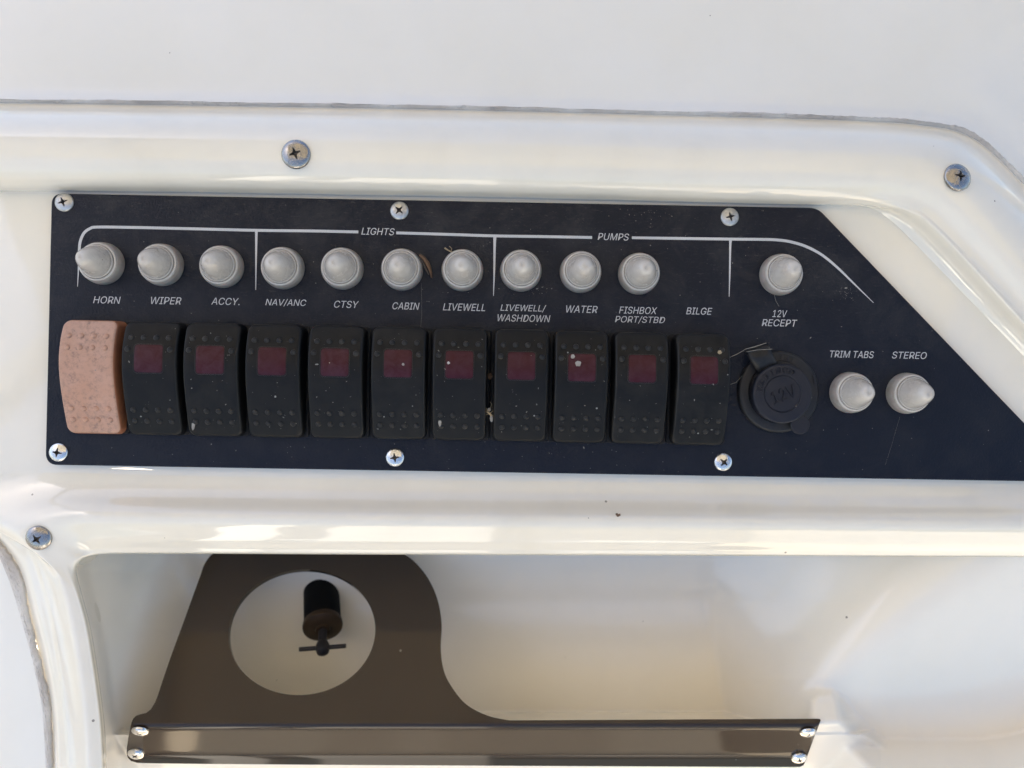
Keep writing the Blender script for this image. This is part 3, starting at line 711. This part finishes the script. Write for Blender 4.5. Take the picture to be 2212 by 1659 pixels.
for i, ((xt, xb, nm), yt, yb) in enumerate(zip(SWP, YT, YB)):
    # centre from the two ends' corners, each at its own height
    wt = 116.5; a_ = P(xt+wt/2+2, yt, 7.4); b_ = P(xb+wt/2-1 if i < 6 else xb+wt/2-3, yb, 3.4)
    c_ = (a_+b_)/2; loc = (c_[0], c_[1], 0)
    if i == 0: s_ = make_switch(LBL[0], loc, True)
    elif i == 1: s_ = proto = make_switch(LBL[1], loc, False)
    else:
        s_ = copy_tree(proto); put(s_, None, loc); s_['label'] = LBL[i]
    sw_list.append((s_, c_))
def on_switch(i, x, y):
    """point on switch i's face along the sight line (x, y)"""
    z = 9.0
    for _ in range(6): p = P(x, y, z); z = zt(p[1]-sw_list[i][1][1])
    return P(x, y, z)

# ------------------------------------------------------------------ indicator lamps
v, f = lathe([(8.3, 0.0), (8.35, 0.4), (8.1, 2.6), (7.75, 4.2), (7.45, 4.5), (7.15, 4.45)], 56, cap=False); collar_me = mesh('collar', v, f, M['collar'], angle=50)
v, f = lathe([(7.5, 3.6), (7.45, 5.0), (7.1, 5.4), (6.8, 5.45), (6.62, 4.9), (6.5, 4.9), (6.42, 5.9), (6.2, 6.1), (6.0, 6.0)], 56, cap=False); ringm = mesh('ring', v, f, M['milky'], angle=40)
v, f = lathe([(6.0, 5.2), (5.95, 6.6), (5.75, 7.3), (5.45, 8.4), (5.0, 10.0), (4.4, 11.8), (3.7, 13.4), (2.95, 14.8), (2.3, 15.7), (1.6, 16.25), (0.9, 16.45), (0.55, 16.25), (0.2, 16.2)], 56); cone_me = mesh('cone', v, f, M['milky'], angle=50)
LAMP = [(224, 570), (352, 573), (482, 577), (613, 580), (740.5, 581), (869, 583), (999, 584.5), (1125, 585.5), (1253.5, 588.5), (1379, 592), (1684, 594), (1835, 848), (1957, 849.5)]
LL = ['milky cone indicator lamp above HORN, its tip covering the printed curve', 'milky cone indicator lamp above the word WIPER', 'milky cone indicator lamp above the word ACCY', 'milky cone indicator lamp above the word NAV/ANC',
      'milky cone indicator lamp above the word CTSY', 'milky cone indicator lamp above CABIN with a dead leaf against it', 'milky cone indicator lamp above LIVEWELL with a small twig at its rim',
      'milky cone indicator lamp above the LIVEWELL/WASHDOWN print', 'milky cone indicator lamp above the word WATER', 'milky cone indicator lamp above FISHBOX PORT/STBD', 'milky cone indicator lamp above 12V RECEPT',
      'milky cone indicator lamp below the words TRIM TABS', 'milky cone indicator lamp below the word STEREO']
pr = None
for i, (x, y) in enumerate(LAMP):
    p = P(x, y, 0.0); rz = Matrix.Rotation(R(37*i), 4, 'Z') @ Matrix.Rotation(R(random.uniform(-0.8, 0.8)), 4, 'X')
    if pr is None:
        pr = thing('indicator_lamp', LL[0], 'lamp', tuple(p), rz, 'cone indicator lamps on the panel'); obj('collar', collar_me, pr); obj('ring', ringm, pr); obj('cone', cone_me, pr)
    else:
        q_ = copy_tree(pr); put(q_, None, tuple(p), rz); q_['label'] = LL[i]

# ------------------------------------------------------------------ screws
def screw_mesh(rad, h, mat, name, deep=1.0, cs=1.0):
    nr, na = 26, 96; v, mi = [], []; f = []
    v.append((0, 0, 0))
    def cross(x, y):
        x, y = x/rad/cs, y/rad/cs; d = min(max(abs(x)/0.46, abs(y)/(0.13-0.09*abs(x)/0.46)), max(abs(x)/(0.13-0.09*min(1, abs(y)/0.46)), abs(y)/0.46) if abs(y) < 0.6 else 9, math.hypot(x, y)/0.19) if abs(x) < 0.6 else 9
        return max(0.0, min(1.0, (1.12-d)/0.35))
    def zz(x, y):
        r = math.hypot(x, y)/rad; base = h*math.sqrt(max(0, 1-(r*0.97)**2.1)); return base-cross(x, y)*rad*0.40*deep
    v[0] = (0, 0, zz(0, 0))
    for i in range(1, nr+1):
        r = rad*i/nr
        for j in range(na):
            a = 2*math.pi*j/na; x, y = r*math.cos(a), r*math.sin(a); v.append((x, y, zz(x, y)))
    for j in range(na): a = 2*math.pi*j/na; v.append((rad*math.cos(a), rad*math.sin(a), -0.3))
    for j in range(na): f.append((0, 1+j, 1+(j+1) % na))
    for i in range(nr):
        for j in range(na):
            a, b = 1+i*na+j, 1+i*na+(j+1) % na; f.append((a, a+na, b+na, b))
    for q in f: 
        cx = sum(v[k][0] for k in q)/len(q); cy = sum(v[k][1] for k in q)/len(q); mi.append(1 if cross(cx, cy) > 0.45 else 0)
    head = [q for q, m in zip(f, mi) if m == 0]; rec = [q for q, m in zip(f, mi) if m == 1]
    return mesh(name, v, head, mat, angle=40), mesh(name+'_recess', v, rec, M['grime'], angle=40)
sm_b = screw_mesh(3.65, 1.5, M['steel'], 'screw_head'); sm_d = screw_mesh(3.65, 1.5, M['steel_dull'], 'screw_head_dull'); sm_l = screw_mesh(5.5, 2.2, M['steel_dark'], 'screw_head_large', 0.7, 0.8); sm_s = screw_mesh(3.35, 1.5, M['steel'], 'screw_head_small', 0.7)
def nrm(x, y, z, n_): return n_
SC = [(139.5, 437.5, 0, sm_d, (0, 0, 1), 20, 'dull screw in the panel corner above the HORN lamp', 'g'), (863, 455.5, 0, sm_d, (0, 0, 1), 50, 'dull screw in the panel above the word LIGHTS', 'g'),
      (1576, 469, 0, sm_d, (0, 0, 1), 15, 'dull screw in the panel just above the printed divider past PUMPS', 'g'), (127, 977, 0, sm_b, (0, 0, 1), -8, 'bright screw in the panel corner below the pink HORN switch', 'g'),
      (853.5, 988, 0, sm_b, (0, 0, 1), 10, 'bright screw in the panel below the CABIN switch', 'g'), (1562, 998, 0, sm_b, (0, 0, 1), 50, 'bright screw in the panel below the BILGE switch', 'g'),
      (640, 334, 10.0, sm_l, (0, 0.06, 1), 20, 'large polished screw in the bezel above the word LIGHTS region', 'b'), (2067, 384, 9.6, sm_l, (-0.12, 0.10, 1), 30, 'large polished screw at the bezel corner beyond the diagonal', 'b'),
      (84.5, 1161.5, 2.2, sm_l, (-0.28, -0.52, 1), 15, 'tilted polished screw in the lower bezel beside the curved seam', 'b'),
      (303, 1579, None, sm_s, None, 20, 'upper small screw beside the dark strip corner under the cup holder edge', 's'), (294, 1628, None, sm_s, None, 40, 'lower small screw in the rounded end of the acrylic strip', 's'),
      (1745, 1582, None, sm_s, None, 0, 'upper small screw in the slanted end of the acrylic strip', 's'), (1726, 1637, None, sm_s, None, 30, 'lower small screw in the slanted end of the acrylic strip', 's')]
SC[6] = SC[6][:6]+('large polished screw on the upper bezel between HORN and LIGHTS', 'b'); SC[9] = SC[9][:6]+('upper small screw in the rounded end of the acrylic strip', 's')
GR = {'g': 'screws holding the switch panel', 'b': 'large screws in the console bezel', 's': 'small screws in the acrylic strip'}
from mathutils.bvhtree import BVHTree
bvh = []
for nm in ('bezel', 'lower_lip'):
    me_ = bpy.data.objects[nm].data; bvh.append(BVHTree.FromPolygons([v_.co for v_ in me_.vertices], [p_.vertices[:] for p_ in me_.polygons]))
def surface(x, y):
    p = Vector(P(x, y, 0))*MM; c_ = Vector(CO.tolist())*MM; d_ = (p-c_).normalized()
    hits = [h for h in (b_.ray_cast(c_, d_) for b_ in bvh) if h[0] is not None]; h = min(hits, key=lambda q: q[3]); n_ = h[1] if h[1].z > 0 else -h[1]
    return h[0]/MM, n_
for x, y, z, sm, nn, rz, lb, gk in SC:
    if z is None: z = float(zs(x, y))+(0.5 if y < 1600 else 0.35); nn = (0, -0.98, 1) if y < 1600 else (0, -0.6, 1)
    nv = Vector(nn).normalized(); rot = nv.to_track_quat('Z', 'Y').to_matrix().to_4x4() @ Matrix.Rotation(R(rz), 4, 'Z')
    if gk == 'b': rot = rot @ Matrix.Scale(0.82 if y > 1000 else 1.0, 4)
    loc = tuple(P(x, y, z))
    if gk == 'b':
        sp3, nv = surface(x, y); loc = tuple(sp3+nv*0.1); rot = nv.to_track_quat('Z', 'Y').to_matrix().to_4x4() @ Matrix.Rotation(R(rz), 4, 'Z') @ Matrix.Scale(0.88 if y > 1000 else 1.0, 4)
    t_ = thing('screw', lb, 'screw', loc, rot, GR[gk]); obj('head', sm[0], t_); obj('cross_recess', sm[1], t_)

# ------------------------------------------------------------------ 12 V socket with rubber cap
so = P(1679, 846.5, 0.0); kp = P(1691.5, 850.5, 8.0)
sock = thing('power_socket', 'round black 12V power socket closed by a rubber cap', 'socket', tuple(so))
v, f = lathe([(16.45, 0.0), (16.4, 1.4), (15.9, 2.1), (15.2, 2.3), (12.6, 2.4), (12.3, 2.0), (12.2, 3.5)], 96); obj('flange', mesh('flange', v, f, M['flange'], angle=40), sock)
kr = kp-so; kr[2] = 0
v, f = lathe([(11.4, 2.2), (11.6, 3.0), (11.85, 6.6), (11.75, 7.3), (11.3, 7.75), (10.9, 7.8), (7.55, 7.8), (7.4, 7.55), (7.15, 7.45), (7.0, 7.55), (6.9, 7.7), (3.0, 7.75)], 96)
cap = obj('cap', mesh('cap', v, f, M['cap'], angle=40), sock, loc=tuple(kr))
def letters(parent, s, a0, a1, rad, h, z, ext, mat, wd=None, name='raised_letter'):
    for i, ch in enumerate(s):
        a = R(a0+(a1-a0)*i/max(1, len(s)-1)); me = text_mesh(ch, wd, h, mat, shear=0, ext=ext, off=0.0, name=name)
        obj(name, me, parent, loc=(rad*math.cos(a), rad*math.sin(a), z), rot=Matrix.Rotation(a-math.pi/2, 4, 'Z'))
letters(cap, 'MARINCO', 168, 68, 9.3, 2.3, 7.72, 0.65, M['cap'])
me = text_mesh('12V', 9.6, 4.9, M['cap'], shear=0.0, ext=0.75, name='raised_number'); obj('raised_number', me, cap, loc=(0.3, -0.2, 7.68), rot=Matrix.Rotation(R(22), 4, 'Z'))
letters(sock, 'INT', 88, 70, 13.8, 1.9, 2.3, 0.3, M['cap'])
v, f = prism(rrect(0.9, 4.4, 0.4, 4), 2.2, 2.7, 0.1); obj('raised_mark', mesh('raised_mark', v, f, M['cap']), sock, loc=(14.0, 5.2, 0), rot=Matrix.Rotation(R(14), 4, 'Z'))
ZA = lambda x, y: (1566+x*0.1497, 713+y*0.1497)
def zp(x, y, z): return P(*ZA(x, y), z)-so
# strap: a folded rubber tab rising from the cap's edge and doubling back over the flange
L_ = [(505, 625, 5.6), (440, 540, 6.6), (372, 430, 7.6), (318, 330, 6.6), (300, 300, 4.2), (306, 318, 2.6)]
R_ = [(770, 500, 5.6), (757, 440, 6.6), (690, 320, 7.6), (640, 215, 6.6), (600, 185, 4.2), (620, 200, 2.6)]
gl = cr([zp(*p) for p in L_], 6); gr_ = cr([zp(*p) for p in R_], 6)
g = np.array([gl+(gr_-gl)*s for s in np.linspace(0, 1, 9)])
for k, s in enumerate(np.linspace(0, 1, 9)): g[k][:, 2] += 0.35*math.sin(s*7)*np.linspace(0, 1, g.shape[1])-1.0*(2*s-1)**4
me = gmesh('strap', g, M['strap'], angle=60); face_up(me); o = obj('strap', me, sock); solid(o, 1.0)
pc = zp(1085, 1365, 6.0)
v, f = lathe([(3.4, -1.3), (3.75, -0.9), (3.8, 0.0), (3.5, 0.3), (0.3, 0.35)], 48); obj('pull_tab', mesh('pull_tab', v, f, M['cap'], angle=40), sock, loc=tuple(pc))

# ------------------------------------------------------------------ debris
def flake(name, pts, z, th, mat, label, cat, loc_pts=True):
    p = [P(x, y, z) for x, y in pts]; c_ = sum(p)/len(p); v, f = prism([(q[0]-c_[0], q[1]-c_[1]) for q in p][::-1], 0, th, min(0.08, th*0.4))
    return tag(obj(name, mesh(name, v, f, mat, smooth=False), None, loc=(c_[0], c_[1], z)), label, cat)
leaf = thing('dead_leaf', 'curled brown dead leaf fragment leaning on the lamp above CABIN', 'leaf', tuple(P(915, 572, 0)))
lo = P(915, 572, 0)
def lp(x, y, z): return P(x, y, z)-lo
Lf = cr([lp(905, 551, 3.5), lp(913, 560, 3), lp(921, 573, 2.2), lp(927, 586, 1.4), lp(932, 600, 0.5)], 6)
Rt = cr([lp(908, 549, 2.6), lp(919, 557, 2.0), lp(928, 571, 1.2), lp(932, 585, 0.8), lp(933, 601, 0.4)], 6)
g = np.array([Lf+(Rt-Lf)*s+np.array([0, 0, 0.7*math.sin(math.pi*s)]) for s in np.linspace(0, 1, 5)]); o = obj('blade', gmesh('blade', g, M['bark']), leaf); solid(o, 0.2)
v, f = tube([lp(906, 552, 3.2), lp(913, 566, 1.8), lp(921, 583, 1.3), lp(927, 594, 0.7)], 0.35, 6, [0.6, 1, 0.9, 0.5]); obj('vein', mesh('vein', v, f, M['grime']), leaf)
tw = thing('twig', 'tiny straw coloured twig above the LIVEWELL lamp rim', 'twig', tuple(P(975, 543, 0))); lo = P(975, 543, 0)
v, f = merge(tube([lp(961, 536, 0.8), lp(967, 540, 1.2), lp(976, 545, 1.6), lp(983, 549, 1.8)], 0.28, 6, [1.4, 1, 0.9, 0.8]), tube([lp(974, 544, 1.5), lp(976, 537, 1.4), lp(971, 532, 1.2)], 0.12, 5)); obj('stalk', mesh('stalk', v, f, M['straw']), tw)
v, f = tube([lp(978, 546.5, 1.6), lp(984, 544, 2.0), lp(990, 543, 1.9), lp(993, 541, 1.6)], 0.6, 8, [0.3, 1, 0.9, 0.2]); obj('seed_husk', mesh('seed_husk', v, f, M['straw']), tw)
bug = thing('dead_insect', 'dead straw coloured gnat stuck between the LIVEWELL and LIVEWELL/WASHDOWN switches', 'insect', tuple(P(1057, 893, 5.5))); lo = P(1057, 893, 5.5)
v, f = tube([lp(1051, 887, 6), lp(1055, 891, 6.4), lp(1060, 896, 6.2), lp(1063, 903, 5.8)], 0.45, 8, [0.7, 1.1, 0.9, 0.4]); obj('body', mesh('body', v, f, M['straw']), bug)
for w_ in ([(1054, 890), (1057, 884), (1059, 882)], [(1061, 896), (1062, 904), (1062, 911)]):
    v, f = tube([lp(*w_[0], 6.2), lp(*w_[1], 6.5), lp(*w_[2], 6.2)], 0.75, 8, [0.4, 1, 0.5]); v = [np.array([q[0], q[1], 0.7+(q[2]-0.7)*0.2]) for q in v]; obj('wing', mesh('wing', v, f, M['wing']), bug)
for lg in ([(1055, 891), (1048, 889), (1046, 893), (1038, 888)], [(1056, 892), (1052, 884), (1049, 881)], [(1058, 893), (1063, 889), (1066, 887)], [(1060, 895), (1066, 898), (1067, 904)], [(1056, 889), (1060, 880), (1062, 872), (1058, 868)], [(1057, 893), (1050, 896), (1044, 893)]):
    v, f = tube([lp(x, y, 6.6) for x, y in lg], 0.11, 5); obj('leg', mesh('leg', v, f, M['straw']), bug)
v, f = tube([(0, 0, 0), (0.2, 1.0, 0.4), (-0.1, 2.0, 0.2)], 0.9, 8, [0.8, 1, 0.7]); tag(obj('crumb', mesh('crumb', v, f, M['bark']), None, loc=tuple(P(1058, 818, 3))), 'brown crumb lodged in the gap above the dead gnat', 'crumb')

def on_lip(x, y):
    p_, n_ = surface(x, y); return np.array(p_)
for k_, (cx_, cy_, pts_) in enumerate([(1334, 1112, [(-5, -2), (-1, -4), (2, -1), (5, -3), (6, 1), (2, 3), (4, 6), (-1, 5), (-3, 1)])]):
    b_ = on_lip(cx_, cy_); q_ = [(P(cx_+u, cy_+v_, 0)-P(cx_, cy_, 0))[:2] for u, v_ in pts_][::-1]
    v, f = prism(q_, -0.1, 0.5, 0.1); tag(obj('crumb', mesh('crumb', v, f, M['bark'], smooth=False), None, loc=tuple(b_+np.array([0, 0, 0.15]))), 'brown dried crumb on the white ledge below the WATER switch', 'crumb')
def blob(x, y, r, on, mat, label, i=None, th=0.12, squash=1.0):
    p = on(x, y); n = 14; rr = [r*(1+random.uniform(-0.18, 0.18)) for _ in range(n)]
    o_ = [(rr[k]*math.cos(2*math.pi*k/n), rr[k]*squash*math.sin(2*math.pi*k/n)) for k in range(n)]
    v, f = prism(o_, -0.1, th, 0.05); return tag(obj('residue_spot', mesh('residue_spot', v, f, mat), None, loc=tuple(p+np.array([0, 0, 0.17]))), label, 'spot')
blob(969, 784, 0.55, lambda x, y: on_switch(6, x, y), M['white_dirt'], 'bright white dot on the red lens of the LIVEWELL switch')
blob(1237, 770, 0.85, lambda x, y: on_switch(8, x, y), M['wing'], 'upper crusty spot on the red lens of the WATER switch')
blob(1249, 785.5, 1.1, lambda x, y: on_switch(8, x, y), M['wing'], 'lower crusty spot on the red lens of the WATER switch')
blob(871, 787, 0.5, lambda x, y: on_switch(5, x, y), M['wing'], 'small ring spot on the red lens of the CABIN switch')
blob(595, 857, 0.4, lambda x, y: on_switch(3, x, y), M['wing'], 'small pale ring mark on the middle of the NAV/ANC switch')
blob(418, 918, 0.6, lambda x, y: on_switch(2, x, y), M['wing'], 'pale scrape near the lower corner of the ACCY switch', squash=3.2)
blob(950, 913, 0.55, lambda x, y: on_switch(6, x, y), M['wing'], 'pale crusty streak near the lower corner of the dusty LIVEWELL switch', squash=3.0)
blob(1555, 761, 0.8, lambda x, y: on_switch(10, x, y), M['straw'], 'tan crust at the upper corner of the BILGE switch')

# cobweb from the strap to the last switch
v, f = merge(tube([P(1576, 772, 6), P(1592, 765, 7), P(1611, 754, 7.5)], 0.09, 5), tube([P(1611, 754, 7.6), P(1630, 749, 7.5), P(1655, 741, 6.5)], 0.12, 5), tube([P(1612, 760, 7.9), P(1635, 756, 8), P(1668, 754, 7.6)], 0.07, 5), tube([P(1578, 830, 3), P(1590, 826, 3.4), P(1603, 812, 4.0)], 0.06, 5))
tag(obj('cobweb', mesh('cobweb', v, f, M['wing'])), 'pale cobweb threads between the BILGE switch and the folded cap strap', 'cobweb')
v, f = merge(tube([P(910, 612, 0.3), P(911, 650, 0.2), P(911, 680, 0.2), P(909, 706, 0.4)], 0.03, 4), tube([P(1672, 635, 0.3), P(1676, 650, 0.2), P(1683, 662, 0.2)], 0.08, 4), tube([P(1944, 900, 0.15), P(1925, 965, 0.15), P(1912, 1005, 0.15)], 0.025, 4))
tag(obj('hair_fibre', mesh('hair_fibre', v, f, M['dust'])), 'fine pale fibres clinging to the dark panel face', 'fibre', kind='stuff')

# loose dust on the panel, thicker in three patches; dirt flecks on the white moulding
rng = np.random.default_rng(5); V, F = [], []
def fleck(p, r, th=0.04, asp=1.0):
    a0 = rng.uniform(0, 6.28); k = 5; o_ = len(V)
    for s in range(k):
        a = 2*math.pi*s/k; x, y = r*math.cos(a)*asp, r*math.sin(a); V.append((p[0]+x*math.cos(a0)-y*math.sin(a0), p[1]+x*math.sin(a0)+y*math.cos(a0), p[2]+th))
    F.append(tuple(range(o_, o_+k)))
def inpanel(x, y): return x > 112 and 425+0.0195*x-2 < y < 1000+0.0168*x and (x < 1750 or y > 455+(x-1750)*1.02)
for cx, cy, sx, sy, n_ in ((1100, 720, 700, 250, 330), (1395, 455, 30, 12, 60), (1825, 632, 14, 11, 70), (1140, 625, 22, 8, 50), (620, 560, 280, 60, 40), (1100, 970, 500, 25, 160), (1600, 600, 180, 90, 60)):
    for _ in range(int(n_*0.7)):
        x, y = rng.normal(cx, sx), rng.normal(cy, sy)
        if inpanel(x, y) and not any(x0-6 < x < x1+6 and abs(y-yc) < 13 for _s, x0, x1, yc in TXT): fleck(P(x, y, 0.03), min(0.4, 0.05+rng.exponential(0.045)), asp=rng.choice([1, 1, 2.2]))
tag(obj('dust', mesh('dust', V, F, M['dust'], smooth=False)), 'pale dust flecks scattered over the dark panel', kind='stuff')
for i in range(11):
    V, F = [], []
    s_, c_ = sw_list[i]
    for _ in range(26 if i else 8):
        lx, ly = rng.uniform(-9, 9), rng.uniform(-20, 20); r_ = min(0.3, 0.05+rng.exponential(0.05)); fleck((lx, ly, zt(ly)), r_, 0.06, rng.choice([1, 1, 2.5]))
    d_ = obj('dust', mesh('dust', V, F, M['dust'], smooth=False), s_); d_['kind'] = 'stuff'
